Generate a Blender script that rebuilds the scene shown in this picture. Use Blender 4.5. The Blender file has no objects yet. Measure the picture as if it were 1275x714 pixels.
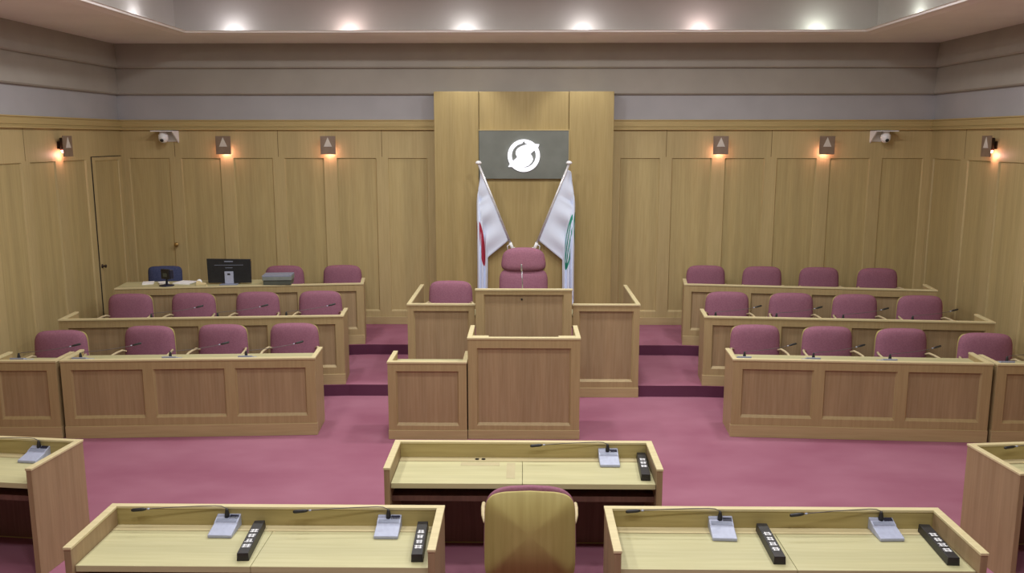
import bpy, bmesh, math, random
from mathutils import Vector, Matrix
random.seed(7)
PI = math.pi
scn = bpy.context.scene
COL = scn.collection

# ------------------------------------------------------------------ materials
def lin(c):
    def f(v):
        v /= 255.0
        return v / 12.92 if v <= 0.04045 else ((v + 0.055) / 1.055) ** 2.4
    return (f(c[0]), f(c[1]), f(c[2]), 1.0)

def base_mat(name, rgb, rough=0.5, metal=0.0, spec=0.5):
    m = bpy.data.materials.new(name); m.use_nodes = True
    b = m.node_tree.nodes['Principled BSDF']
    b.inputs['Base Color'].default_value = lin(rgb)
    b.inputs['Roughness'].default_value = rough
    b.inputs['Metallic'].default_value = metal
    b.inputs['Specular IOR Level'].default_value = spec
    return m, m.node_tree, b

def emit(m, rgb, strength):
    b = m.node_tree.nodes['Principled BSDF']
    b.inputs['Emission Color'].default_value = lin(rgb)
    b.inputs['Emission Strength'].default_value = strength

def noise_mat(name, a, b_, scale=(1, 1, 1), nscale=5.0, detail=4.0, rough=0.5, metal=0.0, spec=0.5, lo=0.35, hi=0.65,
              bump=0.0, bump_scale=400.0, stave=None):
    """two tones mixed by a stretched noise; stave=(scale vector) adds broad plank-to-plank tone shifts"""
    m, nt, p = base_mat(name, a, rough, metal, spec)
    N, L = nt.nodes, nt.links
    tc = N.new('ShaderNodeTexCoord'); mp = N.new('ShaderNodeMapping')
    mp.inputs['Scale'].default_value = scale
    L.new(tc.outputs['Object'], mp.inputs['Vector'])
    ns = N.new('ShaderNodeTexNoise'); ns.inputs['Scale'].default_value = nscale; ns.inputs['Detail'].default_value = detail
    L.new(mp.outputs['Vector'], ns.inputs['Vector'])
    rp = N.new('ShaderNodeMapRange'); rp.inputs['From Min'].default_value = lo; rp.inputs['From Max'].default_value = hi
    L.new(ns.outputs['Fac'], rp.inputs['Value'])
    mx = N.new('ShaderNodeMix'); mx.data_type = 'RGBA'
    mx.inputs['A'].default_value = lin(a); mx.inputs['B'].default_value = lin(b_)
    L.new(rp.outputs['Result'], mx.inputs['Factor'])
    out = mx.outputs['Result']
    if stave:
        mp2 = N.new('ShaderNodeMapping'); mp2.inputs['Scale'].default_value = stave
        L.new(tc.outputs['Object'], mp2.inputs['Vector'])
        n2 = N.new('ShaderNodeTexNoise'); n2.inputs['Scale'].default_value = 1.0; n2.inputs['Detail'].default_value = 1.0
        L.new(mp2.outputs['Vector'], n2.inputs['Vector'])
        r2 = N.new('ShaderNodeMapRange'); r2.inputs['From Min'].default_value = 0.3; r2.inputs['From Max'].default_value = 0.7
        r2.inputs['To Min'].default_value = 0.89; r2.inputs['To Max'].default_value = 1.05
        L.new(n2.outputs['Fac'], r2.inputs['Value'])
        hs = N.new('ShaderNodeHueSaturation')
        L.new(r2.outputs['Result'], hs.inputs['Value']); L.new(out, hs.inputs['Color'])
        out = hs.outputs['Color']
    L.new(out, p.inputs['Base Color'])
    if bump:
        nb = N.new('ShaderNodeTexNoise'); nb.inputs['Scale'].default_value = bump_scale; nb.inputs['Detail'].default_value = 2
        L.new(tc.outputs['Object'], nb.inputs['Vector'])
        bp = N.new('ShaderNodeBump'); bp.inputs['Strength'].default_value = bump; bp.inputs['Distance'].default_value = 0.004
        L.new(nb.outputs['Fac'], bp.inputs['Height']); L.new(bp.outputs['Normal'], p.inputs['Normal'])
    return m

V = (14, 14, 0.7)       # upright grain
Hx = (0.7, 14, 14)      # grain along x
M = {}
M['wall_frame'] = noise_mat('wall oak frame', (190, 170, 124), (182, 162, 116), V, 3, 4, 0.5, spec=.3, stave=(3, 3, .1))
M['wall_panel'] = noise_mat('wall oak panel', (185, 166, 119), (177, 157, 110), V, 3, 4, 0.5, spec=.3, stave=(7, 7, .1))
M['rail'] = noise_mat('wall oak rail', (188, 166, 116), (180, 158, 108), Hx, 3, 4, 0.5, spec=.3)
M['frame'] = noise_mat('desk oak frame', (172, 151, 110), (164, 142, 102), V, 3, 4, 0.45, spec=.3)
M['panel'] = noise_mat('desk veneer panel', (166, 143, 110), (155, 131, 98), V, 3, 4, 0.45, spec=.3, stave=(8, 8, .1))
M['plinth'] = noise_mat('desk oak plinth', (184, 164, 122), (176, 155, 114), Hx, 3, 4, 0.45, spec=.3)
M['cap'] = noise_mat('pale oak edge', (214, 200, 158), (204, 190, 147), Hx, 3, 4, 0.4, spec=.3)
M['top'] = noise_mat('pale oak worktop', (198, 192, 150), (190, 184, 141), Hx, 3, 4, 0.4, spec=.3, stave=(.1, 6, 6))
M['side'] = noise_mat('desk side veneer', (162, 138, 106), (152, 128, 96), V, 3, 4, 0.45, spec=.3, stave=(8, 8, .1))
M['shell'] = noise_mat('chair oak shell', (180, 166, 104), (170, 155, 94), V, 2, 3, 0.5, spec=.3)
M['arm'] = noise_mat('pale beech arm', (206, 190, 152), (196, 180, 142), V, 3, 3, 0.45, spec=.3)
M['pylon'] = noise_mat('pylon oak veneer', (174, 153, 105), (165, 144, 96), V, 3, 4, 0.45, spec=.3, stave=(5, 5, .08))
M['fabric'] = noise_mat('rose wool fabric', (151, 104, 121), (142, 95, 112), (1, 1, 1), 60, 2, 0.95, spec=.1, bump=.2)
M['blue_fabric'] = noise_mat('navy fabric', (78, 84, 116), (66, 72, 104), (1, 1, 1), 60, 2, 0.95, spec=.1)
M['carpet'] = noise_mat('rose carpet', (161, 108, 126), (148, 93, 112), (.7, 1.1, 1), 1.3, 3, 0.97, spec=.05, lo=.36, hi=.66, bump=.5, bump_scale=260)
M['riser'] = noise_mat('shaded riser carpet', (104, 62, 84), (92, 52, 72), (.7, 1.1, 1), 1.3, 3, 0.97, spec=.05)  # darker copy of the carpet; the risers' shade is put into the colour
M['plaster'] = noise_mat('cream plaster', (172, 166, 158), (166, 160, 152), (1, 1, 1), 2, 3, 0.9, spec=.15)
M['plaster_low'] = noise_mat('pale plaster', (178, 176, 180), (172, 170, 174), (1, 1, 1), 2, 3, 0.9, spec=.15)
M['ceil'] = noise_mat('ceiling plaster', (244, 240, 238), (238, 234, 232), (1, 1, 1), 1.5, 3, 0.92, spec=.15)
M['coffer'] = noise_mat('coffer plaster', (186, 178, 172), (180, 172, 166), (1, 1, 1), 1.5, 3, 0.92, spec=.15)  # greyer than the soffit plaster; the colour offsets direct lamp light
M['rim'] = noise_mat('desk rim oak', (176, 160, 108), (166, 150, 98), Hx, 3, 4, 0.45, spec=.3)
M['dark'] = noise_mat('dark gap', (30, 24, 20), (24, 20, 16), (1, 1, 1), 8, 2, .9)
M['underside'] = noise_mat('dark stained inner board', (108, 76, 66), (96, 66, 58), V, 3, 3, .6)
M['joint'] = noise_mat('darker oak joint', (120, 98, 62), (108, 88, 54), (1, 1, 1), 8, 2, .9)  # joint lines in a darker tone of the wall oak
M['sign'] = noise_mat('grey stone sign board', (116, 119, 112), (108, 111, 104), (1, 1, 1), 5, 5, .5)
M['white'] = noise_mat('white enamel', (238, 238, 240), (232, 232, 236), (1, 1, 1), 9, 2, .4)
M['emblem'] = noise_mat('backlit white emblem', (245, 245, 248), (240, 240, 245), (1, 1, 1), 9, 2, .4)
emit(M['emblem'], (240, 240, 255), 0.75)
M['pole'] = noise_mat('silver flag pole', (222, 220, 222), (206, 204, 208), (1, 1, 6), 6, 2, .3, metal=.3)
M['plate'] = noise_mat('bronzed metal plate', (152, 132, 116), (142, 122, 106), (1, 1, 1), 12, 3, .4, metal=.4)
M['shade'] = noise_mat('dark bronze', (62, 46, 40), (54, 40, 36), (1, 1, 1), 12, 3, .4, metal=.5)
M['frost'] = noise_mat('frosted triangle', (216, 206, 196), (206, 196, 188), (1, 1, 1), 12, 2, .3)
M['bulb'] = noise_mat('glowing bulb', (255, 214, 196), (255, 206, 188), (1, 1, 1), 12, 2, .4)
emit(M['bulb'], (255, 160, 140), 9.0)
M['silver'] = noise_mat('silver grey plastic', (172, 178, 200), (165, 170, 192), (1, 1, 1), 40, 2, .4)
M['silver_dark'] = noise_mat('grey plastic strip', (140, 146, 166), (132, 138, 158), (1, 1, 1), 40, 2, .5)
M['neck'] = noise_mat('grey gooseneck', (96, 88, 88), (84, 76, 76), (1, 1, 1), 20, 2, .45)
M['black'] = noise_mat('black plastic', (38, 36, 38), (30, 28, 30), (1, 1, 1), 20, 2, .45)
M['ink'] = noise_mat('blue black display', (40, 42, 62), (34, 36, 54), (1, 1, 1), 20, 2, .25)
M['screenback'] = noise_mat('black monitor casing', (36, 38, 42), (30, 32, 36), (1, 1, 1), 20, 2, .4)
M['paper'] = noise_mat('white paper', (250, 250, 252), (246, 246, 250), (1, 1, 1), 10, 2, .8)
M['cream'] = noise_mat('cream paper', (222, 204, 160), (210, 192, 148), (1, 1, 1), 10, 2, .8)
M['grey_case'] = noise_mat('grey green casing', (132, 138, 132), (122, 128, 124), (1, 1, 1), 10, 2, .5)
M['grey_dark'] = noise_mat('dark grey green casing', (84, 88, 78), (76, 80, 72), (1, 1, 1), 10, 2, .5)
M['tape'] = noise_mat('faded tape', (188, 176, 138), (182, 170, 132), (1, 1, 1), 10, 2, .5)
M['chrome'] = noise_mat('chrome', (190, 190, 194), (178, 178, 184), (1, 1, 1), 20, 2, .25, metal=.8)
M['brass'] = noise_mat('brass', (186, 152, 92), (172, 138, 80), (1, 1, 1), 20, 2, .35, metal=.7)

def flag_mat(name, kind):
    m, nt, p = base_mat(name, (232, 232, 246), .85, 0, .2)
    N, L = nt.nodes, nt.links
    uv = N.new('ShaderNodeUVMap'); sp = N.new('ShaderNodeSeparateXYZ'); L.new(uv.outputs['UV'], sp.inputs[0])
    def mth(op, a, b=None):
        n = N.new('ShaderNodeMath'); n.operation = op
        for i, v in enumerate((a, b)):
            if v is None: continue
            if isinstance(v, (int, float)): n.inputs[i].default_value = v
            else: L.new(v, n.inputs[i])
        return n.outputs[0]
    cu, cv = (0.60, 0.50) if kind == 'disc' else (0.60, 0.50)
    du = mth('SUBTRACT', sp.outputs['X'], cu); dv = mth('SUBTRACT', sp.outputs['Y'], cv)
    r = mth('SQRT', mth('ADD', mth('MULTIPLY', du, du), mth('MULTIPLY', dv, dv)))
    if kind == 'disc':
        mask = mth('LESS_THAN', r, 0.225); col = (178, 52, 74)
    else:
        ring = mth('LESS_THAN', mth('ABSOLUTE', mth('SUBTRACT', r, 0.25)), 0.032)
        diag = mth('ADD', mth('MULTIPLY', du, .75), mth('MULTIPLY', dv, -.66))
        band = mth('GREATER_THAN', mth('SINE', mth('MULTIPLY', diag, 44.0)), 0.1)
        inside = mth('MULTIPLY', band, mth('LESS_THAN', r, 0.25))
        mask = mth('MAXIMUM', ring, inside); col = (58, 150, 128)
    mx = N.new('ShaderNodeMix'); mx.data_type = 'RGBA'
    mx.inputs['A'].default_value = lin((228, 236, 255)); mx.inputs['B'].default_value = lin(col)
    L.new(mask, mx.inputs['Factor']); L.new(mx.outputs['Result'], p.inputs['Base Color'])
    return m
M['flag_disc'] = flag_mat('white cloth with red disc', 'disc')
M['flag_leaf'] = flag_mat('white cloth with green emblem', 'leaf')

# ------------------------------------------------------------------ mesh helpers
def box(bm, x0, x1, y0, y1, z0, z1, mi=0):
    v = [bm.verts.new(p) for p in ((x0,y0,z0),(x1,y0,z0),(x1,y1,z0),(x0,y1,z0),(x0,y0,z1),(x1,y0,z1),(x1,y1,z1),(x0,y1,z1))]
    for f in ((3,2,1,0),(4,5,6,7),(0,1,5,4),(1,2,6,5),(2,3,7,6),(3,0,4,7)):
        bm.faces.new([v[i] for i in f]).material_index = mi

def extrude_poly(bm, pts, z0, z1, plane='xy'):
    """prism from an outline; plane 'xy' extrudes in z, 'xz' in y, 'yz' in x"""
    def mk(p, h):
        if plane == 'xy': return (p[0], p[1], h)
        if plane == 'xz': return (p[0], h, p[1])
        return (h, p[0], p[1])
    a = [bm.verts.new(mk(p, z0)) for p in pts]; b = [bm.verts.new(mk(p, z1)) for p in pts]
    bm.faces.new(a[::-1]); bm.faces.new(b)
    n = len(pts)
    for i in range(n):
        bm.faces.new((a[i], a[(i+1) % n], b[(i+1) % n], b[i]))

def tube(bm, pts, r, n=8, flat=1.0):
    """swept round section along points; r number or list; flat squashes the section across its width"""
    P = [Vector(p) for p in pts]; rings = []
    up = None
    for i, p in enumerate(P):
        t = (P[min(i+1, len(P)-1)] - P[max(i-1, 0)]).normalized()
        ref = Vector((0, 0, 1)) if abs(t.z) < .9 else Vector((0, 1, 0))
        if up is None:
            s = t.cross(ref).normalized()
        else:
            s = (up - t * up.dot(t)).normalized()
        up = s
        q = t.cross(s)
        rr = r[i] if isinstance(r, (list, tuple)) else r
        rings.append([bm.verts.new(p + s * math.cos(2*PI*k/n) * rr * flat + q * math.sin(2*PI*k/n) * rr) for k in range(n)])
    for a, b in zip(rings, rings[1:]):
        for k in range(n):
            bm.faces.new((a[k], a[(k+1) % n], b[(k+1) % n], b[k]))
    bm.faces.new(rings[0][::-1]); bm.faces.new(rings[-1])

def lathe(bm, prof, n=20, c=(0, 0, 0)):
    rings = []
    for r, z in prof:
        if r < 1e-5: rings.append([bm.verts.new((c[0], c[1], c[2]+z))])
        else: rings.append([bm.verts.new((c[0]+r*math.cos(2*PI*k/n), c[1]+r*math.sin(2*PI*k/n), c[2]+z)) for k in range(n)])
    for a, b in zip(rings, rings[1:]):
        for k in range(n):
            k2 = (k+1) % n
            if len(a) == 1 and len(b) == 1: continue
            if len(a) == 1: bm.faces.new((a[0], b[k2], b[k]))
            elif len(b) == 1: bm.faces.new((a[k], a[k2], b[0]))
            else: bm.faces.new((a[k], a[k2], b[k2], b[k]))
    if len(rings[0]) > 1: bm.faces.new(rings[0][::-1])
    if len(rings[-1]) > 1: bm.faces.new(rings[-1])

def cushion(bm, w, h, rings, n_exp=4.0, taper=0.0, bend=0.0, arch=0.0, N=56, xf=None):
    """puffed pad: superellipse outline in x-z, ring list of (scale, depth y)"""
    prev = None
    def pt(s, d, k):
        a = 2*PI*k/N; c, sn = math.cos(a), math.sin(a)
        x = math.copysign(abs(c)**(2/n_exp), c)*w/2*s; z = math.copysign(abs(sn)**(2/n_exp), sn)*h/2*s
        x *= 1 - taper*(z/(h/2))
        y = d + bend*x*x
        if z > 0: z -= arch*(x/(w/2))**2*(z/(h/2))
        v = Vector((x, y, z))
        return xf @ v if xf else v
    for s, d in rings:
        if s < 1e-4: cur = [bm.verts.new(pt(0, d, 0))]
        else: cur = [bm.verts.new(pt(s, d, k)) for k in range(N)]
        if prev:
            for k in range(N):
                k2 = (k+1) % N
                if len(prev) == 1: bm.faces.new((prev[0], cur[k], cur[k2]))
                elif len(cur) == 1: bm.faces.new((prev[k2], prev[k], cur[0]))
                else: bm.faces.new((prev[k2], prev[k], cur[k], cur[k2]))
        prev = cur

def obj(name, bm, mat, parent=None, smooth=False, bevel=0.0, loc=None, rotz=0.0):
    bmesh.ops.recalc_face_normals(bm, faces=bm.faces[:])
    me = bpy.data.meshes.new(name); bm.to_mesh(me); bm.free()
    for m in (mat if isinstance(mat, (list, tuple)) else [mat]):
        me.materials.append(m)
    if smooth:
        for p in me.polygons: p.use_smooth = True
    o = bpy.data.objects.new(name, me); COL.objects.link(o)
    if parent: o.parent = parent
    if loc: o.location = loc
    o.rotation_euler = (0, 0, rotz)
    if bevel:
        b = o.modifiers.new('bevel', 'BEVEL'); b.width = bevel; b.segments = 2; b.limit_method = 'ANGLE'
    return o

def tag(o, label=None, cat=None, group=None, kind=None):
    if label: o['label'] = label
    if cat: o['category'] = cat
    if group: o['group'] = group
    if kind: o['kind'] = kind
    return o

def thing(name, label, cat, loc=(0, 0, 0), rotz=0.0, group=None):
    o = bpy.data.objects.new(name, None); COL.objects.link(o)
    o.empty_display_size = .2
    o.location = loc; o.rotation_euler = (0, 0, rotz)
    return tag(o, label, cat, group)

def copy_tree(o, parent=None):
    c = o.copy(); COL.objects.link(c)
    if parent: c.parent = parent
    for ch in list(o.children): copy_tree(ch, c)
    return c

B = bmesh.new

def framed(bm, x0, x1, z0, z1, openings, t=0.04, rev=0.022, slope=0.02, ymir=1):
    """a board from y=0 (front) to y=t with sloped rectangular openings [(a,b,c,d)] = x from a to b, z from c to d; returns inset rects"""
    ops = sorted(openings); insets = []
    def quad(pts): bm.faces.new([bm.verts.new(p) for p in pts])
    xs = x0
    for (a, b, c, d) in ops:
        quad(((xs,0,z0),(a,0,z0),(a,0,z1),(xs,0,z1)))
        quad(((a,0,z0),(b,0,z0),(b,0,c),(a,0,c)))
        quad(((a,0,d),(b,0,d),(b,0,z1),(a,0,z1)))
        ia, ib, ic, id_ = a+slope*.6, b-slope*.6, c+slope*1.1, d-slope*.25
        O = [(a,0,c),(b,0,c),(b,0,d),(a,0,d)]; I = [(ia,rev,ic),(ib,rev,ic),(ib,rev,id_),(ia,rev,id_)]
        for i in range(4):
            j = (i+1) % 4
            quad((O[i], O[j], I[j], I[i]))
        insets.append((ia, ib, ic, id_)); xs = b
    quad(((xs,0,z0),(x1,0,z0),(x1,0,z1),(xs,0,z1)))
    quad(((x0,t,z0),(x1,t,z0),(x1,t,z1),(x0,t,z1)))
    quad(((x0,0,z0),(x0,t,z0),(x0,t,z1),(x0,0,z1))); quad(((x1,0,z0),(x1,t,z0),(x1,t,z1),(x1,0,z1)))
    quad(((x0,0,z1),(x1,0,z1),(x1,t,z1),(x0,t,z1))); quad(((x0,0,z0),(x1,0,z0),(x1,t,z0),(x0,t,z0)))
    bmesh.ops.remove_doubles(bm, verts=bm.verts[:], dist=1e-5)
    return insets

def panels(insets, parent, mat, name='panel', rev=0.022, t=0.04, **kw):
    for (a, b, c, d) in insets:
        bm = B(); box(bm, a-.004, b+.004, rev, t-.003, c-.004, d+.004)
        obj(name, bm, mat, parent, **kw)

# ------------------------------------------------------------------ the room
RW, YB, YF, ZC = 6.24, 13.5, -1.0, 4.612      # half width, back wall, front wall, soffit height

# floor: hall floor, two carpeted steps that follow the bench rows, and the rostrum dais
bm = B()
box(bm, -RW, RW, YF, YB, -.1, 0)
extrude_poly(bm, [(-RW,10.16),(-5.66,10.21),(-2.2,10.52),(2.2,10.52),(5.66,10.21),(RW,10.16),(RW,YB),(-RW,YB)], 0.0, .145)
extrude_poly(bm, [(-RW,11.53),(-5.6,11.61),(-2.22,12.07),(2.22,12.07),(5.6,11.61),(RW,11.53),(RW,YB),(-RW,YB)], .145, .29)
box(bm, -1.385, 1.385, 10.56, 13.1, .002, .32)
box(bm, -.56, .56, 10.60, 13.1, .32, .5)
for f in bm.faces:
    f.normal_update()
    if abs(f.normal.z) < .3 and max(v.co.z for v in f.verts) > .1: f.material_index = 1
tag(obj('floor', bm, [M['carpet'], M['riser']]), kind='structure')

SEAM_Y = [12.42, 10.82, 9.22, 7.62, 6.02, 4.42, 2.82, 1.22]

def wall(name, length, loc, rotz, seams, extra):
    """wall in local coords: front plane y=0 looks to -y, x from -length/2..length/2; panelling stands proud by .04"""
    bm = B(); box(bm, -length/2, length/2, .0, .2, -.1, 5.3)
    w = tag(obj(name, bm, M['plaster'], loc=loc, rotz=rotz), kind='structure')
    ops = []
    for s in seams:
        for a, b in ((s+.09, s+.70), (s+.90, s+1.51)):
            ops.append((a, b, .50, 2.90))
    ops += extra
    ops = [o for o in ops if o[0] > -length/2 + .03 and o[1] < length/2 - .03]
    bm = B()
    ins = framed(bm, -length/2, length/2, .02, 3.33, ops, .04, .020, .022)
    obj('wood_panelling', bm, M['wall_frame'], w, loc=(0, -.04, 0))
    panels(ins, w, M['wall_panel'], 'wall_panel', .020, .04, loc=(0, -.04, 0))
    # stile joints in the frieze
    bm = B()
    for s in seams:
        if -length/2 < s < length/2: box(bm, s-.004, s+.004, -.0415, -.03, 2.92, 3.33)
    if len(bm.verts): obj('frieze_joint', bm, M['joint'], w)
    # picture rail: flat board, lower bead
    bm = B()
    box(bm, -length/2, length/2, -.07, 0, 3.375, 3.47)
    box(bm, -length/2, length/2, -.085, 0, 3.325, 3.352)
    box(bm, -length/2, length/2, -.06, 0, 3.352, 3.375)
    box(bm, -length/2, length/2, -.085, 0, 3.462, 3.48)
    obj('picture_rail', bm, M['rail'], w, bevel=.004)
    # plaster bands, each lapping a little over the one below
    bm = B(); box(bm, -length/2, length/2, -.01, 0, 3.48, 3.86); obj('plaster_band', bm, M['plaster_low'], w)
    bm = B(); extrude_poly(bm, [(0,3.855),(-.055,3.855),(-.075,3.875),(-.02,4.25),(0,4.25)], -length/2, length/2, 'yz'); obj('plaster_band', bm, M['plaster'], w)
    bm = B(); extrude_poly(bm, [(0,4.247),(-.065,4.247),(-.085,4.267),(-.03,4.62),(0,4.62)], -length/2, length/2, 'yz'); obj('plaster_band', bm, M['plaster'], w)
    return w

wb = wall('wall_back', 2*RW, (0, YB, 0), 0, [-3.78, -2.18, -.58+.0, .58, 2.18, 3.78][0:0] + [-5.38, -3.78, -2.18, .58, 2.18, 3.78],
          [(-6.10, -5.47, .50, 2.90), (5.47, 6.10, .50, 2.90)])
bm = B(); lathe(bm, [(0, 0), (.03, .004), (.036, .02), (.026, .036), (.012, .045), (.012, .07), (0, .07)], 14)
kb = obj('door_knob', bm, M['brass'], wb, smooth=True, loc=(-5.43, -.11, 1.56)); kb.rotation_euler = (-PI/2, 0, 0)
LY = (YB - YF); CY = (YB + YF)/2
wl = wall('wall_left', LY, (-RW, CY, 0), PI/2, [s-1.6-CY for s in SEAM_Y], [])
wr = wall('wall_right', LY, (RW, CY, 0), -PI/2, [-(s-CY) for s in SEAM_Y], [(-(13.36-CY), -(12.52-CY), .5, 2.9)])
bm = B(); box(bm, -RW, RW, YF-.2, YF, -.1, 5.3)
tag(obj('wall_front', bm, M['plaster']), kind='structure')
# door in the left wall by the back corner
bm = B()
ins = framed(bm, 12.475, 13.38, .30, 2.93, [(12.56, 13.30, .5, 2.88)], .03, .014, .018)
d1 = tag(obj('door_1', bm, M['wall_frame'], loc=(-RW+.055, 0, 0), rotz=PI/2), kind='structure')
panels(ins, d1, M['wall_panel'], 'door_panel', .014, .03)
bm = B(); box(bm, 12.462, 12.475, .004, .012, .29, 2.94); box(bm, 12.462, 13.39, .004, .012, 2.93, 2.942)
obj('door_gap', bm, M['dark'], d1)
bm = B(); lathe(bm, [(0,0),(.028,0),(.028,.01),(.012,.014),(.012,.04),(.024,.045),(.024,.06),(0,.065)], 12)
hd = obj('door_knob', bm, M['shade'], d1, smooth=True, loc=(12.52, 0, 1.35)); hd.rotation_euler = (PI/2, 0, 0)

for nm, args in (('baseboard_back', (-RW+.06, RW-.06, YB-.062, YB-.041)),):
    bm = B(); box(bm, args[0], args[1], args[2], args[3], .29, .41)
    tag(obj(nm, bm, M['plinth'], bevel=.004), kind='structure')
for nm, x0, x1 in (('baseboard_left', -RW+.041, -RW+.0625), ('baseboard_right', RW-.0625, RW-.041)):
    bm = B(); box(bm, x0, x1, 11.56, YB-.065, .29, .41); box(bm, x0, x1, 10.19, 11.53, .145, .27); box(bm, x0, x1, YF+.01, 10.15, 0, .12)
    tag(obj(nm, bm, M['plinth']), kind='structure')

# ceiling: flat soffit round a raised coffer, with a cove behind a small lip
HX, HY0, HY1, CT = 4.63, 1.0, 12.25, 5.30
LZ = ZC + .045
bm = B()
def ring(bm, a, b):
    """four sloping quads between two nested rectangles (x half width, y0, y1, z)"""
    A = [(-a[0],a[1],a[3]),(a[0],a[1],a[3]),(a[0],a[2],a[3]),(-a[0],a[2],a[3])]
    Bq = [(-b[0],b[1],b[3]),(b[0],b[1],b[3]),(b[0],b[2],b[3]),(-b[0],b[2],b[3])]
    for i in range(4):
        j = (i+1) % 4
        bm.faces.new([bm.verts.new(p) for p in (A[i], A[j], Bq[j], Bq[i])])
e = .16
prof = [(RW+.2, YF-.2, YB+.2, ZC), (HX+e, HY0-e, HY1+e, ZC), (HX, HY0, HY1, LZ), (HX+.012, HY0-.012, HY1+.012, LZ+.002), (HX+.03, HY0-.03, HY1+.03, ZC+.02), (RW+.2, YF-.2, YB+.2, ZC+.02), (RW+.2, YF-.2, YB+.2, ZC)]
for a, b in zip(prof, prof[1:]): ring(bm, a, b)
tag(obj('ceiling', bm, M['ceil']), kind='structure')
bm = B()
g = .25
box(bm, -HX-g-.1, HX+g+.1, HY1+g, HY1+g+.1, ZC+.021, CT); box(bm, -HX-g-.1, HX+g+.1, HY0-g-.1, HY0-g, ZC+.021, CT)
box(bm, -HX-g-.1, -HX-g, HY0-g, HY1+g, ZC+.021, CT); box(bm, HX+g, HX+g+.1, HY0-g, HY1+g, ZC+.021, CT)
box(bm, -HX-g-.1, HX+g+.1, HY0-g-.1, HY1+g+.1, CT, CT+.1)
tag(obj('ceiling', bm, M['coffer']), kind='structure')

# ------------------------------------------------------------------ lights
def light(kind, loc, energy, color=(1, 1, 1), size=.1, rot=(0, 0, 0), spread=None):
    l = bpy.data.lights.new('lamp_light', kind); l.energy = energy; l.color = color
    if kind == 'AREA':
        l.shape = 'DISK'; l.size = size
        if spread: l.spread = spread
    else: l.shadow_soft_size = size
    o = bpy.data.objects.new('lamp_light', l); COL.objects.link(o); o.location = loc; o.rotation_euler = rot
    return o
for x in (-3.0, -1.0, 1.0, 3.0):
    for y, e in ((2.6, 44), (4.9, 20), (7.2, 29), (9.6, 55)):
        light('AREA', (x, y, CT-.02), e, (1, 1.01, 1.0), .45)
for x, nm in ((-.85, 'left'), (.85, 'right')):  # added spots brighten the pylon top; their ring and lens are made up
    t = thing('added_downlight', 'small recessed downlight in the ceiling edge above the pylon\'s %s side' % nm, 'added light', (x, 12.78, ZC), 0, 'added downlights over the pylon')
    bm = B(); lathe(bm, [(.045, -.004), (.06, -.004), (.06, 0), (.045, 0)], 24); obj('added_ring', bm, M['ceil'], t)
    bm = B(); lathe(bm, [(0, -.001), (.045, -.001), (.045, 0), (0, 0)], 24); obj('lens', bm, M['frost'], t)
    l = light('SPOT', (x, 12.78, ZC-.012), 52, (1, 1, .98), .04)
    l.data.spot_size = 1.6; l.data.spot_blend = .5
tints = [(.90, .93, 1), (1, .86, .86), (.90, .95, 1), (.92, .95, 1), (1, .86, .88), (.86, 1, .93)]
for i, px in enumerate((-4.05, -2.43, -.81, .81, 2.43, 4.05)):
    light('POINT', (px, HY1+.09, LZ-.008), 3.0, tints[i], .012)
for i, y in enumerate((11.2, 9.6, 8.0, 6.4, 4.8, 3.2)):
    light('POINT', (-HX-.09, y, LZ-.008), 3.0, (.90, .93, 1), .012)
    light('POINT', (HX+.09, y, LZ-.008), 3.0, (.86, 1, .93), .012)

# ------------------------------------------------------------------ pylon, sign, flags
PY = 13.15
py_ = thing('wall_pylon', 'tall oak-clad pylon on the back wall behind the chairman\'s chair', 'wall panel', (0, PY, .29))
W, ZT = 1.338, 3.886-.29
for x0, x1, y0 in ((-W, -.676, 0), (-.672, .672, .03), (.676, W, 0)):
    bm = B(); box(bm, x0, x1, y0, YB-.042-PY, 0.215 if abs(x0) < .6 else .04, ZT)
    obj('facing_board', bm, M['pylon'], py_, bevel=.003)
bm = B(); box(bm, -W+.02, W-.02, .05, YB-.045-PY, 0.0, .03); obj('base', bm, M['plinth'], py_)

sg = thing('emblem_sign', 'grey rectangular sign with white round emblem high on the oak pylon', 'sign', (0, PY+.03, 2.6))
bm = B(); box(bm, -.67, .67, -.06, 0, 0, .715); obj('sign_board', bm, M['sign'], sg, bevel=.004)
bm = B(); box(bm, -.68, .68, -.064, 0, .715, .73); box(bm, .67, .68, -.064, 0, 0, .715); obj('sign_trim', bm, M['wall_frame'], sg)
S = .24/218.0
def e2(p): return ((p[0]-348)*S, (370-p[1])*S)
bm = B(); N = 120; ro, ri = [], []
for k in range(N):
    a = 2*PI*k/N
    d = abs((a - PI/2 + PI) % (2*PI) - PI)
    r_in = 163 + 34*max(0, 1-d/.13)
    for lst, r, in ((ro, 218), (ri, r_in)):
        lst.append((r*S*math.cos(a), r*S*math.sin(a)))
fa, fb, ba, bb = [[bm.verts.new((p[0], y, p[1])) for p in l] for l, y in ((ro, -.03), (ri, -.03), (ro, 0), (ri, 0))]
for k in range(N):
    j = (k+1) % N
    bm.faces.new((fa[k], fa[j], fb[j], fb[k])); bm.faces.new((ba[k], ba[j], bb[j], bb[k]))
    bm.faces.new((fa[k], fa[j], ba[j], ba[k])); bm.faces.new((fb[k], fb[j], bb[j], bb[k]))
Sp = [(558,218),(540,262),(490,300),(440,345),(466,385),(474,420),(455,462),(420,498),(370,520),(300,540),(240,532),(200,522),(136,522),
      (160,482),(205,440),(260,390),(238,350),(240,310),(262,275),(310,245),(360,228),(405,216),(500,214)]
extrude_poly(bm, [e2(p) for p in Sp], -.032, 0, 'xz')
obj('emblem', bm, M['emblem'], sg, loc=(0, -.06, .345))

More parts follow.
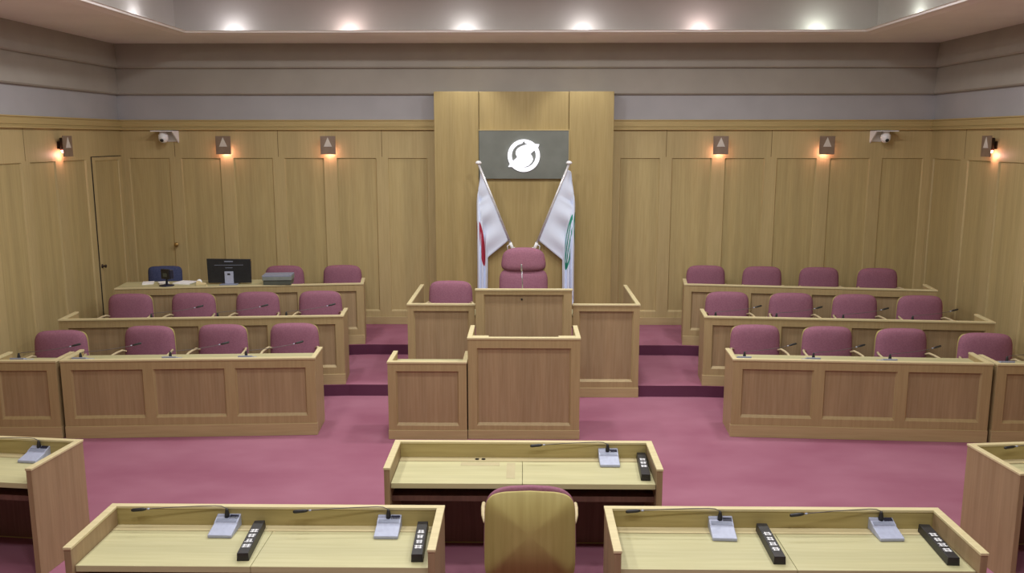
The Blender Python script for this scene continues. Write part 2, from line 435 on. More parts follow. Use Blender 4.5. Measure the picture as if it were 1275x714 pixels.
def make_flag(side, label, mat, emblem):
    f = thing('flag', label, 'flag', (side*.16, PY, 1.5), 0, 'flags on the pylon')
    o = Vector((side*.16, PY, 1.5))
    base = Vector((side*.16, 13.10, 1.53)); top = Vector((side*.665, 12.86, 2.83))
    bm = B(); tube(bm, [base-o, top-o], .017, 10); obj('pole', bm, M['pole'], f, smooth=True)
    bm = B(); lathe(bm, [(0, 0), (.03, .004), (.045, .02), (.045, .03), (.028, .05), (0, .056)], 16, top-o+Vector((0, 0, -.01)))
    obj('finial', bm, M['white'], f, smooth=True)
    ax = (top-base).normalized()
    bm = B(); tube(bm, [base-o-ax*.03, base-o+ax*.12], .024, 10); box(bm, -.03, .03, -.012, .028, -.06, .06)
    tube(bm, [Vector((0, 0, 0)), base-o], .014, 8)
    tube(bm, [base-o+ax*.10+Vector((0, -.01, 0)), base-o+ax*.10+Vector((side*.05, -.02, -.03)), base-o+ax*.06+Vector((side*.055, -.02, -.07))], .008, 6)
    obj('holder', bm, M['white'], f, smooth=True)
    # cloth: 1.72 m fly hanging from a 1.15 m hoist; every row runs down to a gathered bundle at the outer side and then drops
    nS, nT = 44, 84
    bm = B(); uvl = bm.loops.layers.uv.new('UVMap'); grid = []; fly = 1.80
    p0 = base + (top-base)*.94; p1 = base + (top-base)*.115
    for i in range(nS+1):
        s = i/nS
        h = p0.lerp(p1, s)
        xl, xr = (.705, .545) if side < 0 else (.772, .590)
        xb = side*((xl - (.35-s)/.35*.07) if s < .35 else xl - (xl-xr)*((s-.35)/.65)**.5)
        dx = xb - h.x
        yb = h.y + (.06 if s < .35 else .0) + .03*math.sin(s*21) - .04*s
        slope = .55 + .25*s
        dl = abs(dx)*math.sqrt(1+slope**2)
        row = []
        for j in range(nT+1):
            L = fly*j/nT
            # smooth turn from the diagonal to the drop
            q = 1 - math.exp(-L/max(dl, .02)*1.6)
            q = min(L/max(dl, .02), 1.0)
            q = q - .18*max(0, 1-abs(q-1)/.35)*(1 if q < 1 else 0)*0
            x = h.x + dx*q
            z = h.z - (min(L, dl)*slope/math.sqrt(1+slope**2) + max(0, L-dl))
            w = min(1, L/.5)
            y = (h.y+.008)*(1-q) + yb*q + .016*w*math.sin(9*s + 3.2*L) - .02*math.sin(PI*min(q, 1))
            x += side*.003*w*math.sin(5*s+2.6*L)
            row.append((bm.verts.new(Vector((x, y, z))-o), s, L/1.15))
        grid.append(row)
    for i in range(nS):
        for j in range(nT):
            q = (grid[i][j], grid[i+1][j], grid[i+1][j+1], grid[i][j+1])
            fc = bm.faces.new([v[0] for v in q])
            for lp, v in zip(fc.loops, q): lp[uvl].uv = (v[2], v[1])
    c = obj('cloth', bm, mat, f, smooth=True)
    sd = c.modifiers.new('thick', 'SOLIDIFY'); sd.thickness = .003
    return f
make_flag(-1, 'white flag with a red disc, left of the chairman\'s chair', M['flag_disc'], None)
make_flag(1, 'white flag with a green leafy emblem, right of the chairman\'s chair', M['flag_leaf'], None)

# ------------------------------------------------------------------ wall sconces and security cameras
def make_sconce():
    t = thing('wall_sconce', '', 'wall lamp', group='wall sconces')
    bm = B(); box(bm, -.03, .03, -.02, 0, .10, .20); box(bm, -.012, .012, -.12, -.02, .15, .17); obj('bracket', bm, M['shade'], t)
    bm = B(); lathe(bm, [(.030, .085), (.040, .085), (.040, .24), (.030, .25), (0, .25), (0, .235), (.030, .23)], 18, (0, -.065, 0)); obj('lamp_shade', bm, M['shade'], t, smooth=True)
    bm = B(); lathe(bm, [(0, .045), (.022, .052), (.032, .075), (.030, .10), (.014, .13), (0, .13)], 14, (0, -.065, 0)); obj('bulb', bm, M['bulb'], t, smooth=True)
    bm = B(); box(bm, -.115, .115, -.134, -.12, 0, .275); obj('front_plate', bm, M['plate'], t, bevel=.002)
    bm = B(); extrude_poly(bm, [(-.062, .115), (.062, .115), (0, .255)], -.139, -.132, 'xz'); obj('triangular_pane', bm, M['frost'], t)
    return t
sc0 = make_sconce()
spots = [(-4.58, YB-.04, 0, 'wall sconce on the back wall, nearest the left corner'),
         (-2.98, YB-.04, 0, 'wall sconce on the back wall, nearest the pylon on its left'),
         (2.98, YB-.04, 0, 'wall sconce on the back wall, nearest the pylon on its right'),
         (4.58, YB-.04, 0, 'wall sconce on the back wall, nearest the right corner'),
         (-RW+.04, 11.62, PI/2, 'wall sconce on the left side wall, seen sideways'),
         (RW-.04, 11.62, -PI/2, 'wall sconce on the right side wall, seen sideways')]
for i, (x, y, rz, lb) in enumerate(spots):
    o = sc0 if i == 0 else copy_tree(sc0)
    o.location = (x, y, 2.96); o.rotation_euler.z = rz; o['label'] = 'square bronze ' + lb
    n = Matrix.Rotation(rz, 3, 'Z') @ Vector((0, -.065, 0))
    light('POINT', (x+n.x, y+n.y, 2.975), 1.7, (1, .52, .46), .03)

def make_cctv(side):
    t = thing('security_camera', '', 'camera', group='dome cameras')
    bm = B(); box(bm, -.12, .16, -.012, 0, -.03, .13); obj('wall_plate', bm, M['white'], t, bevel=.003)
    bm = B(); box(bm, -.17, .16, -.26, -.012, .12, .135); obj('shelf', bm, M['white'], t, bevel=.003)
    bm = B(); extrude_poly(bm, [(-.012, .12), (-.25, .12), (-.012, -.05)], .145, .16, 'yz'); obj('gusset', bm, M['white'], t)
    bm = B(); lathe(bm, [(0, .12), (.05, .12), (.055, .085), (.072, .07), (.072, .02), (.066, -.01), (.045, -.035), (.02, -.047), (0, -.05)], 24, (-.02, -.15, 0))
    hs = obj('housing', bm, M['white'], t, smooth=True)
    bm = B(); lathe(bm, [(0, -.052), (.02, -.05), (.026, -.042), (.027, -.03), (0, -.03)], 16)
    ln = obj('lens', bm, M['black'], hs, smooth=True, loc=(-.02, -.15, 0)); ln.rotation_euler = (-.9, 0, 0); ln.location = (-.02, -.19, .012)
    return t
cc = make_cctv(1); cc.location = (-5.46, YB-.04, 3.18); cc['label'] = 'white dome security camera on a bracket near the left corner of the back wall'
c2 = make_cctv(1); c2.location = (5.42, YB-.04, 3.18); c2['label'] = 'white dome security camera on a bracket near the right corner of the back wall'
for ch in c2.children_recursive:
    if ch.type == 'MESH':
        for v in ch.data.vertices: v.co.x = -v.co.x
        ch.data.flip_normals(); ch.location.x = -ch.location.x

# ------------------------------------------------------------------ council benches
def bench(name, label, cat, xs, H, D, n, loc, rotz, ends=(True, True), top_z=None, plinth=.135, zp=(.22, .11), margin=.10, stile=.11,
          group=None, desktop=True, rail=True, ledge=False, wide_cap=None):
    """panelled counter: local x from xs[0] to xs[1], front at y=0 looking to -y, depth D"""
    x0, x1 = xs
    t = thing(name, label, cat, loc, rotz, group)
    e = .04
    bm = B(); box(bm, x0-.004, x1+.004, -.008, .05, 0, plinth); obj('plinth', bm, M['plinth'], t, bevel=.003)
    pw = ((x1-x0) - 2*margin - (n-1)*stile)/n
    ops = [(x0+margin+i*(pw+stile), x0+margin+i*(pw+stile)+pw, zp[0], H-zp[1]) for i in range(n)]
    bm = B(); ins = framed(bm, x0, x1, plinth, H-.02, ops, .045, .025, .026)
    obj('front_frame', bm, M['frame'], t)
    panels(ins, t, M['panel'], 'panel', .025, .045)
    for k, s in enumerate((x0, x1-e)):
        if ends[k]:
            bm = B(); box(bm, s, s+e, .046, D, 0, H-.02); obj('end_panel', bm, M['frame'], t)
    cw = .05
    bm = B(); box(bm, x0-.006, x1+.006, -.008, cw, H-.02, H)
    if ends[0]: box(bm, x0-.006, x0+e+.004, cw, D+.005, H-.02, H)
    if ends[1]: box(bm, x1-e-.004, x1+.006, cw, D+.005, H-.02, H)
    obj('cap_trim', bm, M['cap'], t, bevel=.002)
    if desktop:
        tz = H-.10 if top_z is None else top_z
        bm = B(); box(bm, x0+(e+.001 if ends[0] else .002), x1-(e+.001 if ends[1] else .002), .047, D, tz-.03, tz); obj('desktop', bm, M['top'], t)
    return t

def rot2(v, a): return (v[0]*math.cos(a)-v[1]*math.sin(a), v[0]*math.sin(a)+v[1]*math.cos(a))
DEG = PI/180
rows = {}
GB = 'panelled council benches'
for side, sn in ((-1, 'left'), (1, 'right')):
    for key, (ix, iy), L, a, z, H, n, lb in (
            ('front', (2.25, 9.055), 2.685, 3.4, 0.0, .87, 3, 'long front bench of three oak panels'),
            ('middle', (2.24, 10.535), 3.42, 5.0, .145, .885, 4, 'long middle bench of four oak panels on the first step'),
            ('rear', (2.27, 12.10), 3.36, 8.0, .29, .885, 4, 'long rear bench of four oak panels on the top step')):
        xs = (0, L) if side > 0 else (-L, 0)
        ends = (True, True)
        if key == 'rear' and side < 0: ends = (False, True)
        b = bench('council_bench', '%s, %s of the rostrum' % (lb, sn), 'bench', xs, H, .49, n,
                  (side*ix, iy, z), -side*a*DEG, ends, group=GB, top_z=H-(.07 if key == 'front' else .09))
        rows[(key, side)] = b
    xs = (0, .72) if side > 0 else (-.72, 0)
    b = bench('council_bench', 'short front bench of one oak panel beside the %s side wall' % sn, 'bench', xs, .87, .40, 1,
              (side*4.972, 8.885, 0), -side*1.2*DEG, (True, True), group=GB, top_z=.80)
    rows[('outer', side)] = b
# flat worktop level with the edge on the left rear bench, for the equipment
rb = rows[('rear', -1)]
bm = B(); box(bm, -3.36, -1.25, .052, .52, .862, .884); box(bm, -3.35, -3.32, .052, .50, 0, .862); obj('raised_worktop', bm, M['top'], rb)

# rostrum
left_wing = bench('rostrum_wing', 'tall oak rostrum counter with a chair behind it, left of the chairman\'s desk', 'rostrum', (-1.434, -.60), 1.187, 1.45, 1, (0, 10.49, 0), 0, (True, False), top_z=1.02, plinth=.125, zp=(.20, .09), margin=.075, group='rostrum counters')
right_wing = bench('rostrum_wing', 'tall empty oak rostrum counter right of the chairman\'s desk', 'rostrum', (.61, 1.434), 1.187, 1.45, 1, (0, 10.49, 0), 0, (False, True), top_z=1.02, plinth=.125, zp=(.20, .09), margin=.075, group='rostrum counters')
for wg in (left_wing, right_wing):
    for ch in wg.children:
        if ch.name.startswith('desktop'):
            for v in ch.data.vertices:
                if v.co.y > 1: v.co.y = .045+.48
chair_desk = bench('chairman_desk', 'tallest oak desk at the centre of the rostrum, before the high-backed chair', 'desk', (-.585, .592), 1.39, .66, 1, (0, 10.40, 0), 0, (False, False), top_z=1.25, plinth=.125, zp=(.5, .07), margin=.10)
bm = B(); lathe(bm, [(0, -.002), (.012, -.002), (.012, .006), (0, .008)], 12); k = obj('keyhole', bm, M['black'], chair_desk, loc=(-.02, .021, 1.26)); k.rotation_euler = (PI/2, 0, 0)
for x in (-.585, .552):
    bm = B(); box(bm, x, x+.04, .046, .66, 0, 1.219); obj('end_panel', bm, M['frame'], chair_desk)
lect = bench('lectern', 'oak speaker\'s lectern standing in front of the chairman\'s desk', 'lectern', (-.590, .602), 1.12, .62, 1, (0, 8.948, 0), 0, (True, True), top_z=.98, plinth=.10, zp=(.15, .115), margin=.095)
bm = B(); box(bm, -.545, -.37, .052, .115, 1.09, 1.118); box(bm, .375, .557, .052, .115, 1.09, 1.118); obj('corner_ledge', bm, M['cap'], lect, bevel=.002)
side = bench('clerk_desk', 'low oak clerk\'s desk joined to the left of the speaker\'s lectern', 'desk', (-1.445, -.604), .86, .48, 1, (0, 8.93, 0), 0, (True, True), top_z=.765, plinth=.10, zp=(.15, .105), margin=.085)

# ------------------------------------------------------------------ members' desks in the foreground
def floor_desk(label, xs, y0, y1, loc=(0, 0, 0), rotz=0, seams=(), group='low member desks'):
    """sitter on the -y side; raised rim on the far side and along both ends"""
    x0, x1 = xs; H, TZ, e = .85, .72, .042
    t = thing('member_desk', label, 'desk', loc, rotz, group)
    bm = B(); box(bm, x0+e, x1-e, y1-.035, y1, 0, H-.018); obj('front_panel', bm, M['rim'], t)
    for s in (x0, x1-e):
        bm = B(); box(bm, s, s+e, y0, y1, 0, H-.018); obj('side_panel', bm, M['side'], t, bevel=.002)
    bm = B(); box(bm, x0-.004, x1+.004, y1-.04, y1+.005, H-.018, H)
    box(bm, x0-.004, x0+e+.004, y0-.004, y1-.04, H-.018, H); box(bm, x1-e-.004, x1+.004, y0-.004, y1-.04, H-.018, H)
    obj('cap_trim', bm, M['cap'], t, bevel=.003)
    cuts = [x0+e+.001] + list(seams) + [x1-e-.001]
    bm = B()
    for a, b in zip(cuts, cuts[1:]): box(bm, a+.0015, b-.0015, y0+.03, y1-.121, TZ-.04, TZ)
    obj('desktop', bm, M['top'], t, bevel=.002)
    bm = B(); box(bm, x0+e+.002, x1-e-.002, y1-.115, y1-.037, TZ-.03, TZ+.001); obj('cable_ledge', bm, M['cap'], t)
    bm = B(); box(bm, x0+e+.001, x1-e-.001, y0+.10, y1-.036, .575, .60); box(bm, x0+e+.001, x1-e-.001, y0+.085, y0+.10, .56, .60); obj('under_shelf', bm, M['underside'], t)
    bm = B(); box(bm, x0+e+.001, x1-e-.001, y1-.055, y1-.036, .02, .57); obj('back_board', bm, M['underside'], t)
    return t
dc = floor_desk('low oak member desk in the centre, right behind the lectern, with the rose chair', (-1.008, 1.008), 5.95, 6.54, seams=(-.005,))
bm = B(); box(bm, -.48, -.18, 6.33, 6.40, .7205, .7215); box(bm, -.125, -.06, 6.08, 6.39, .7205, .7215); obj('tape_strip', bm, M['tape'], dc)
for x in (-.36, -.31):
    bm = B(); lathe(bm, [(0, 0), (.016, 0), (.016, .004), (0, .005)], 12); obj('cable_grommet', bm, M['black'], dc, loc=(x, 6.462, .7212))
dl = floor_desk('nearest low oak member desk on the left, holding two microphones', (-2.678, -.510), 4.69, 5.305, seams=(-1.60,))
dr = floor_desk('nearest low oak member desk on the right, holding two microphones', (.528, 2.675), 4.69, 5.31, seams=(1.60,))
ds = floor_desk('low oak member desk at the left edge, cut off by the photo', (-2.2, 0), -.62, 0, (-3.485, 6.515, 0), -6*DEG, seams=(-1.1,))
dt = floor_desk('low oak member desk at the right edge, cut off by the photo', (0, 2.2), -.62, 0, (3.470, 6.515, 0), 6*DEG, seams=(1.1,))

# ------------------------------------------------------------------ chairs
def arm_pts(s):
    return [(s*.262, .20, .685), (s*.296, .16, .705), (s*.312, .06, .705), (s*.319, -.06, .705), (s*.318, -.15, .695), (s*.315, -.205, .660),
            (s*.308, -.215, .60), (s*.296, -.20, .52), (s*.275, -.16, .45), (s*.24, -.14, .42)]
def make_chair(fab):
    t = thing('council_chair', '', 'chair', group='rose council chairs')
    R_ = Matrix.Rotation(-.035, 4, 'X')
    bm = B()
    cushion(bm, .594, .56, [(0, -.058), (.40, -.058), (.70, -.055), (.86, -.046), (.93, -.034), (.975, -.014), (.995, .004), (1, .014), (.985, .026), (.95, .03), (0, .03)], 5.4, .03, .42, .018, xf=Matrix.Translation((0, .215, .71)) @ R_)
    obj('backrest', bm, fab, t, smooth=True)
    bm = B()
    cushion(bm, .588, .62, [(0, .031), (.975, .031), (.99, .036), (.995, .045), (.985, .055), (0, .055)], 7.0, .015, .42, .008, xf=Matrix.Translation((0, .22, .662)) @ R_)
    obj('back_shell', bm, M['shell'], t, smooth=True)
    bm = B()
    xf = Matrix.Translation((0, -.03, .425)) @ Matrix.Rotation(-PI/2, 4, 'X')
    cushion(bm, .53, .50, [(0, -.055), (.6, -.053), (.88, -.04), (.98, -.012), (1, .01), (.98, .03), (0, .035)], 4.6, 0, 0, 0, xf=xf)
    obj('seat', bm, fab, t, smooth=True)
    for s in (-1, 1):
        bm = B(); tube(bm, arm_pts(s), [.012, .013, .0135, .0135, .0135, .0135, .014, .014, .014, .012], 10, 1.0); obj('armrest', bm, M['arm'], t, smooth=True)
    bm = B(); lathe(bm, [(.03, .06), (.03, .25), (.045, .26), (.045, .30), (.10, .36), (.14, .385), (.14, .392), (0, .392)], 18); obj('pedestal', bm, M['chrome'], t, smooth=True)
    bm = B()
    for k in range(5):
        a = 2*PI*k/5 + PI/2
        tube(bm, [(.02*math.cos(a), .02*math.sin(a), .085), (.27*math.cos(a), .27*math.sin(a), .062)], [.03, .018], 8)
        lathe(bm, [(0, 0), (.018, .0), (.028, .02), (.028, .045), (.015, .058), (0, .058)], 10, (.27*math.cos(a), .27*math.sin(a), .0))
    obj('base', bm, M['black'], t, smooth=True)
    return t
ch0 = make_chair(M['fabric']); used = [False]
def place(p, z, rz, label, off=.20):
    o = ch0 if not used[0] else copy_tree(ch0)
    used[0] = True
    d = rot2((0, off), rz)
    o.location = (p[0]-d[0], p[1]-d[1], z); o.rotation_euler.z = rz; o['label'] = label
    return o
ordw = ['nearest the aisle', 'second from the aisle', 'third from the aisle', 'farthest from the aisle']
chairs = {('front', -1): ([(-2.79, 10.24), (-3.64, 10.16), (-4.49, 10.06)], 0, 3.4), ('front', 1): ([(2.80, 10.22), (3.64, 10.14), (4.48, 10.04)], 0, 3.4),
          ('middle', -1): ([(-2.80, 11.68), (-3.64, 11.59), (-4.49, 11.50), (-5.32, 11.42)], .145, 5), ('middle', 1): ([(2.79, 11.68), (3.64, 11.60), (4.47, 11.51), (5.31, 11.43)], .145, 5),
          ('rear', -1): ([(-2.79, 13.14), (-3.67, 13.08)], .29, 5), ('rear', 1): ([(2.80, 13.18), (3.64, 13.09), (4.48, 13.01), (5.33, 12.93)], .29, 5)}
for (key, sd), (pts, z, a) in chairs.items():
    for i, p in enumerate(pts):
        w = ordw[i] if not (i == len(pts)-1 and i > 1) else 'farthest from the aisle'
        if key == 'rear' and sd < 0: w = ('nearest the aisle', 'behind the grey paper tray')[i]
        place(p, z, -sd*a*DEG, 'rose upholstered chair behind the %s bench on the %s, %s' % (key, ('left', '', 'right')[sd+1], w))
place((-5.42, 9.80), 0, 9*DEG, 'rose upholstered chair behind the short bench by the left wall')
place((5.34, 9.80), 0, -9*DEG, 'rose upholstered chair behind the short bench by the right wall')
place((-.985, 11.49), .32, 0, 'rose upholstered chair behind the rostrum counter left of the chairman\'s desk')
place((.045, 5.34), 0, PI, 'rose chair seen from behind with oak back shell, at the centre desk')

# chairman's high-backed chair
t = thing('chairman_chair', 'high-backed rose chair with a padded headrest at the centre of the rostrum', 'chair', (0, 11.28, .5))
bm = B(); cushion(bm, .585, .33, [(0, -.085), (.5, -.083), (.8, -.07), (.94, -.045), (1, -.005), (.98, .025), (0, .035)], 3.8, .085, .35, .03, xf=Matrix.Translation((0, .26, 1.095)) @ Matrix.Rotation(-.10, 4, 'X'))
obj('headrest', bm, M['fabric'], t, smooth=True)
bm = B(); cushion(bm, .655, .56, [(0, -.060), (.5, -.058), (.8, -.05), (.94, -.03), (1, 0), (.98, .025), (0, .035)], 4.6, .0, .35, 0, xf=Matrix.Translation((0, .235, .70)) @ Matrix.Rotation(-.10, 4, 'X'))
obj('backrest', bm, M['fabric'], t, smooth=True)
bm = B(); cushion(bm, .59, .80, [(0, .036), (.97, .036), (1, .048), (.97, .06), (0, .06)], 5, .02, .35, .01, xf=Matrix.Translation((0, .25, .83)) @ Matrix.Rotation(-.10, 4, 'X'))
obj('back_shell', bm, M['shell'], t, smooth=True)
bm = B(); cushion(bm, .58, .52, [(0, -.06), (.6, -.058), (.88, -.045), (.98, -.015), (1, .01), (.98, .035), (0, .04)], 4.6, xf=Matrix.Translation((0, -.03, .44)) @ Matrix.Rotation(-PI/2, 4, 'X'))
obj('seat', bm, M['fabric'], t, smooth=True)
for s in (-1, 1):
    bm = B(); tube(bm, [(s*.30, .22, .62), (s*.325, .14, .68), (s*.325, -.22, .67), (s*.32, -.28, .63), (s*.29, -.24, .45)], .02, 10); obj('armrest', bm, M['arm'], t, smooth=True)
bm = B(); lathe(bm, [(.03, .06), (.03, .26), (.05, .30), (.14, .39), (.14, .40), (0, .40)], 18); obj('pedestal', bm, M['chrome'], t, smooth=True)
bm = B()
for k in range(5):
    a = 2*PI*k/5 + PI/2
    tube(bm, [(.02*math.cos(a), .02*math.sin(a), .085), (.29*math.cos(a), .29*math.sin(a), .062)], [.03, .018], 8)
    lathe(bm, [(0, 0), (.018, 0), (.028, .02), (.028, .045), (.015, .058), (0, .058)], 10, (.29*math.cos(a), .29*math.sin(a), 0))
obj('base', bm, M['black'], t, smooth=True)

# blue office chair behind the left rear bench
t = thing('office_chair', 'small dark blue office chair in the far left corner behind the papers', 'chair', (-5.40, 12.72, .29), 8*DEG)
bm = B(); cushion(bm, .50, .42, [(0, -.04), (.6, -.038), (.9, -.025), (1, .0), (.97, .025), (0, .03)], 7, 0, .3, .01, xf=Matrix.Translation((0, .17, .80)) @ Matrix.Rotation(-.08, 4, 'X')); obj('backrest', bm, M['blue_fabric'], t, smooth=True)
bm = B(); cushion(bm, .48, .46, [(0, -.05), (.6, -.048), (.9, -.035), (1, .0), (.97, .03), (0, .035)], 5, xf=Matrix.Translation((0, -.03, .44)) @ Matrix.Rotation(-PI/2, 4, 'X')); obj('seat', bm, M['blue_fabric'], t, smooth=True)
bm = B(); tube(bm, [(0, .05, .40), (0, .20, .40), (0, .235, .46), (0, .22, .70)], .018, 8); obj('back_bar', bm, M['black'], t, smooth=True)
bm = B(); lathe(bm, [(.025, .05), (.025, .37), (.12, .395), (.12, .40), (0, .40)], 16); obj('pedestal', bm, M['black'], t, smooth=True)
bm = B()
for k in range(5):
    a = 2*PI*k/5
    tube(bm, [(.02*math.cos(a), .02*math.sin(a), .08), (.25*math.cos(a), .25*math.sin(a), .06)], [.026, .018], 8)
    lathe(bm, [(0, 0), (.02, 0), (.028, .02), (.02, .055), (0, .055)], 10, (.25*math.cos(a), .25*math.sin(a), 0))
obj('base', bm, M['black'], t, smooth=True)

# ------------------------------------------------------------------ microphones
def make_mic(neck, name_len=None):
    t = thing('desk_microphone', '', 'microphone', group='conference microphones')
    bm = B(); extrude_poly(bm, [(-.10, 0), (.10, 0), (.10, .082), (.02, .052), (.015, .044), (-.10, .020)], -.076, .076, 'yz'); obj('body', bm, M['silver'], t, bevel=.004)
    sl = math.atan2(.030, .08)
    bm = B(); box(bm, -.028, .028, -.016, .016, 0, .003); d = obj('display', bm, M['ink'], t, loc=(.040, .066, .0688)); d.rotation_euler = (sl, 0, 0)
    bm = B(); box(bm, -.066, .066, -.016, .016, 0, .002); d = obj('speaker_strip', bm, M['silver_dark'], t, loc=(0, .036, .0578)); d.rotation_euler = (sl, 0, 0)
    bm = B(); lathe(bm, [(.016, 0), (.016, .02), (.010, .05), (.006, .06), (0, .06)], 12); obj('socket', bm, M['black'], t, smooth=True, loc=(-.006, .066, .066))
    bm = B(); tube(bm, neck, .0030, 8); nk = obj('gooseneck', bm, M['neck'], t, smooth=True)
    a, b = Vector(neck[-2]), Vector(neck[-1]); dr_ = (b-a).normalized()
    bm = B(); tube(bm, [b-dr_*.012, b, b+dr_*.012, b+dr_*.07, b+dr_*.08], [.006, .010, .0115, .0115, .007], 10); obj('microphone_head', bm, M['black'], t, smooth=True)
    bm = B(); tube(bm, [b-dr_*.035, b-dr_*.020], .006, 10); obj('ring', bm, M['silver'], nk, smooth=True)
    return t
neck_a = [(-.006, .066, .115), (-.014, .067, .128), (-.04, .066, .140), (-.08, .064, .143), (-.20, .055, .142), (-.34, .045, .138), (-.47, .035, .132), (-.53, .03, .128)]
neck_r = [(-.006, .066, .110), (-.014, .068, .122), (-.04, .068, .130), (-.08, .06, .132), (-.20, .03, .136), (-.34, -.02, .145), (-.46, -.06, .158), (-.52, -.08, .17)]
mic0 = make_mic(neck_a); micr = make_mic(neck_r)
first = {id(mic0): True, id(micr): True}
def put_mic(src, loc, rz, label):
    o = src if first[id(src)] else copy_tree(src)
    first[id(src)] = False
    o.location = loc; o.rotation_euler.z = rz; o['label'] = 'grey gooseneck microphone ' + label
    return o
put_mic(mic0, (.665, 6.405, .7215), 0, 'on the centre desk')
put_mic(mic0, (-1.905, 5.18, .7215), -1*DEG, 'on the nearest left desk, left one of its two')
put_mic(mic0, (-.86, 5.18, .7215), 0, 'on the nearest left desk, right one of its two')
put_mic(mic0, (1.265, 5.18, .7215), -3*DEG, 'on the nearest right desk, left one of its two')
put_mic(mic0, (2.30, 5.19, .7215), 2*DEG, 'on the nearest right desk, right one of its two')
put_mic(mic0, (-3.83, 6.432, .7215), -6*DEG, 'on the desk at the left edge')
put_mic(mic0, (4.32, 6.475, .7215), 6*DEG, 'on the desk at the right edge')
# on the council benches the sitters face the other way; positions run along each bench from its aisle end
mic_pos = {('front', -1): [.76, 1.57, 2.52], ('front', 1): [.13, .86, 1.66], ('middle', -1): [.72, 1.56, 2.36], ('middle', 1): [.14, .88, 1.68, 2.50],
           ('outer', -1): [.45], ('outer', 1): [.14]}
for (key, sd), lst in mic_pos.items():
    b = rows[(key, sd)]; a = b.rotation_euler.z; H = .87 if key in ('front', 'outer') else .885
    for i, u in enumerate(lst):
        d = rot2((sd*u, .175), a)
        w = ordw[i] if i < len(lst)-1 or i < 2 else 'farthest from the aisle'
        s_ = ('left', '', 'right')[sd+1]
        lb = 'on the short bench by the %s wall' % s_ if key == 'outer' else 'on the %s bench on the %s, %s' % (key, s_, w)
        put_mic(micr, (b.location.x+d[0], b.location.y+d[1], b.location.z+H-{'front': .0695, 'outer': .0695, 'middle': .0895}[key]), PI+a, lb)

# slim upright microphone on the chairman's desk
t = thing('stem_microphone', 'slim silver stem microphone standing on the chairman\'s desk', 'microphone', (-.01, 10.72, 1.2505))
bm = B(); lathe(bm, [(0, 0), (.05, 0), (.05, .012), (.02, .022), (0, .024)], 18); obj('foot', bm, M['black'], t, smooth=True)
bm = B(); tube(bm, [(0, 0, .02), (-.004, 0, .16), (-.012, -.01, .31)], .006, 8); obj('stem', bm, M['chrome'], t, smooth=True)
bm = B(); tube(bm, [(-.012, -.01, .31), (-.013, -.012, .33), (-.018, -.018, .40), (-.018, -.018, .405)], [.007, .011, .011, .006], 10); obj('microphone_head', bm, M['chrome'], t, smooth=True)

# ------------------------------------------------------------------ name blocks
def glyph(bm, cx, cy, s, seed):
    r = random.Random(seed)
    for k in range(3):
        y = cy + (k-1)*.3*s
        w = s*(.32 + .16*r.random())
        box(bm, cx-w, cx+w, y-.055*s, y+.055*s, 0, .0012)
    for k in range(2):
        x = cx + (-.22 + .44*k + .1*(r.random()-.5))*s
        box(bm, x-.05*s, x+.05*s, cy-.42*s, cy+.42*s, 0, .0011)
def name_block(label, loc, rz, n, seed):
    t = thing('name_block', label, 'name plate', loc, rz, 'black name blocks')
    bm = B(); extrude_poly(bm, [(-.036, 0), (.036, 0), (.033, .05), (-.033, .05)], -.225, .225, 'xz'); obj('block', bm, M['black'], t, bevel=.002)
    bm = B()
    for i in range(n): glyph(bm, 0, .075-.068*i, .052, seed*10+i)
    obj('lettering', bm, M['white'], t, loc=(0, 0, .0502))
name_block('black name block with three white characters on the centre desk', (.912, 6.27, .7215), -3*DEG, 3, 1)
name_block('black name block with white characters at the middle of the nearest left desk', (-1.68, 5.01, .7215), 4*DEG, 4, 2)
name_block('black name block with white characters at the right end of the nearest left desk', (-.635, 5.01, .7215), 2*DEG, 4, 3)
name_block('black name block with white characters at the middle of the nearest right desk', (1.52, 5.01, .7215), -1.5*DEG, 4, 4)
name_block('black name block with white characters at the right end of the nearest right desk', (2.545, 5.01, .7215), -3.5*DEG, 4, 5)

# ------------------------------------------------------------------ equipment on the left rear bench
TZ = .29 + .8845
t = thing('computer_monitor', 'black computer monitor seen from behind on the left rear bench', 'monitor', (-4.13, 11.98, TZ), 3*DEG)
bm = B(); box(bm, -.12, .12, -.09, .09, 0, .012); obj('stand_base', bm, M['silver_dark'], t, bevel=.004)
bm = B(); box(bm, -.06, .06, -.028, -.008, .012, .185); obj('stand_neck', bm, M['silver'], t, bevel=.004)
bm = B(); box(bm, -.02, .02, -.0285, -.026, .135, .16); obj('cable_slot', bm, M['black'], t)
bm = B(); extrude_poly(bm, [(-.30, .02), (.30, .02), (.305, .355), (-.305, .365)], -.006, .03, 'xz'); cs = obj('casing', bm, M['screenback'], t, bevel=.006)
bm = B(); box(bm, -.285, .285, .0305, .032, .035, .34); obj('screen', bm, M['ink'], t)
bm = B(); box(bm, -.06, .06, -.0075, -.006, .318, .332); box(bm, -.20, .20, -.0075, -.006, .272, .277); box(bm, -.05, .05, -.0075, -.006, .232, .238); obj('back_markings', bm, M['silver_dark'], t)
t = thing('paper_tray', 'grey stacked paper tray on the left rear bench in front of a rose chair', 'tray', (-3.46, 12.05, TZ), 6*DEG)
bm = B(); box(bm, -.19, .19, -.13, .13, 0, .062); obj('lower_tray', bm, M['grey_dark'], t, bevel=.004)
bm = B(); box(bm, -.20, .20, -.14, .14, .066, .118); obj('upper_tray', bm, M['grey_case'], t, bevel=.004)
bm = B(); box(bm, -.20, .20, -.14, .14, .1185, .138); box(bm, -.18, .18, -.12, .12, .062, .066); obj('lid', bm, M['silver_dark'], t, bevel=.003)
t = thing('tablet_stand', 'small black screen on a stand among papers on the left rear bench', 'screen', (-4.965, 11.84, TZ), -20*DEG)
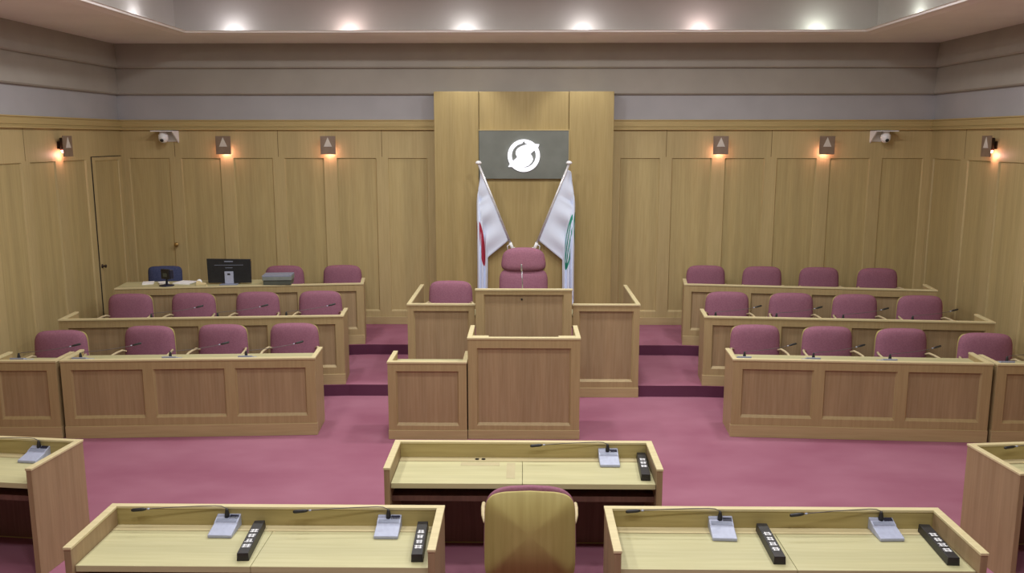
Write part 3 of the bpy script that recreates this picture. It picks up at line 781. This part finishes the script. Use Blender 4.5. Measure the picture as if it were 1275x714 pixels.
bm = B(); lathe(bm, [(0, 0), (.10, 0), (.10, .010), (.05, .020), (.02, .03), (0, .03)], 20); obj('foot', bm, M['ink'], t, smooth=True)
bm = B(); tube(bm, [(0, 0, .02), (0, .01, .12), (.01, .0, .17)], .016, 8); obj('stem', bm, M['ink'], t, smooth=True)
bm = B(); box(bm, -.075, .065, -.02, .012, .095, .235); obj('screen', bm, M['black'], t, bevel=.006)
bm = B(); box(bm, .05, .085, -.01, .05, .10, .22); obj('side_grip', bm, M['ink'], t, bevel=.006)
bm = B(); box(bm, -.04, .03, -.0215, -.0195, .13, .18); obj('badge', bm, M['grey_dark'], t)
for i, (x, y, w, d, a, lb) in enumerate([(-5.31, 12.04, .15, .21, 20, 'sheet of white paper at the left end of the left rear bench'),
                                  (-5.10, 12.06, .13, .19, 30, 'sheet of white paper just left of the small black screen'),
                                  (-4.80, 12.06, .26, .20, -12, 'sheets of white paper just right of the small black screen')]):
    bm = B(); box(bm, -w/2, w/2, -d/2, d/2, 0, .014)
    if i == 2: box(bm, -w/2+.03, w/2+.02, -d/2+.012, d/2+.01, .014, .022)
    tag(obj('paper_sheet', bm, M['paper'], loc=(x, y, TZ), rotz=a*DEG), lb, 'paper', 'papers on the left rear bench')
t = thing('tape_dispenser', 'small cream tape dispenser on the left rear bench beside the monitor', 'tape dispenser', (-4.52, 11.93, TZ), 10*DEG)
bm = B(); extrude_poly(bm, [(-.06, 0), (.07, 0), (.07, .02), (.02, .03), (-.01, .06), (-.05, .06), (-.06, .045)], -.025, .025, 'xz'); obj('body', bm, M['cream'], t, bevel=.003)
bm = B(); tube(bm, [(-.02, -.012, .045), (-.02, .012, .045)], .035, 16); obj('roll', bm, M['paper'], t, smooth=True)

# ------------------------------------------------------------------ camera, world, colour
cam = bpy.data.cameras.new('camera'); co = bpy.data.objects.new('camera', cam); COL.objects.link(co)
cam.sensor_width = 36; cam.lens = 1080/1275*36; cam.clip_start = .05; cam.clip_end = 100
co.location = (0, 0, 3.2)
co.rotation_euler = (PI/2 - 9.7*DEG, 0, math.atan((652-637.5)/1080))
scn.camera = co
w = bpy.data.worlds.new('world'); scn.world = w; w.use_nodes = True
w.node_tree.nodes['Background'].inputs[0].default_value = (.5, .5, .5, 1); w.node_tree.nodes['Background'].inputs[1].default_value = .05
vs = scn.view_settings
vs.view_transform = 'Standard'; vs.look = 'None'; vs.gamma = 1; vs.exposure = 0.18; vs.use_curve_mapping = False
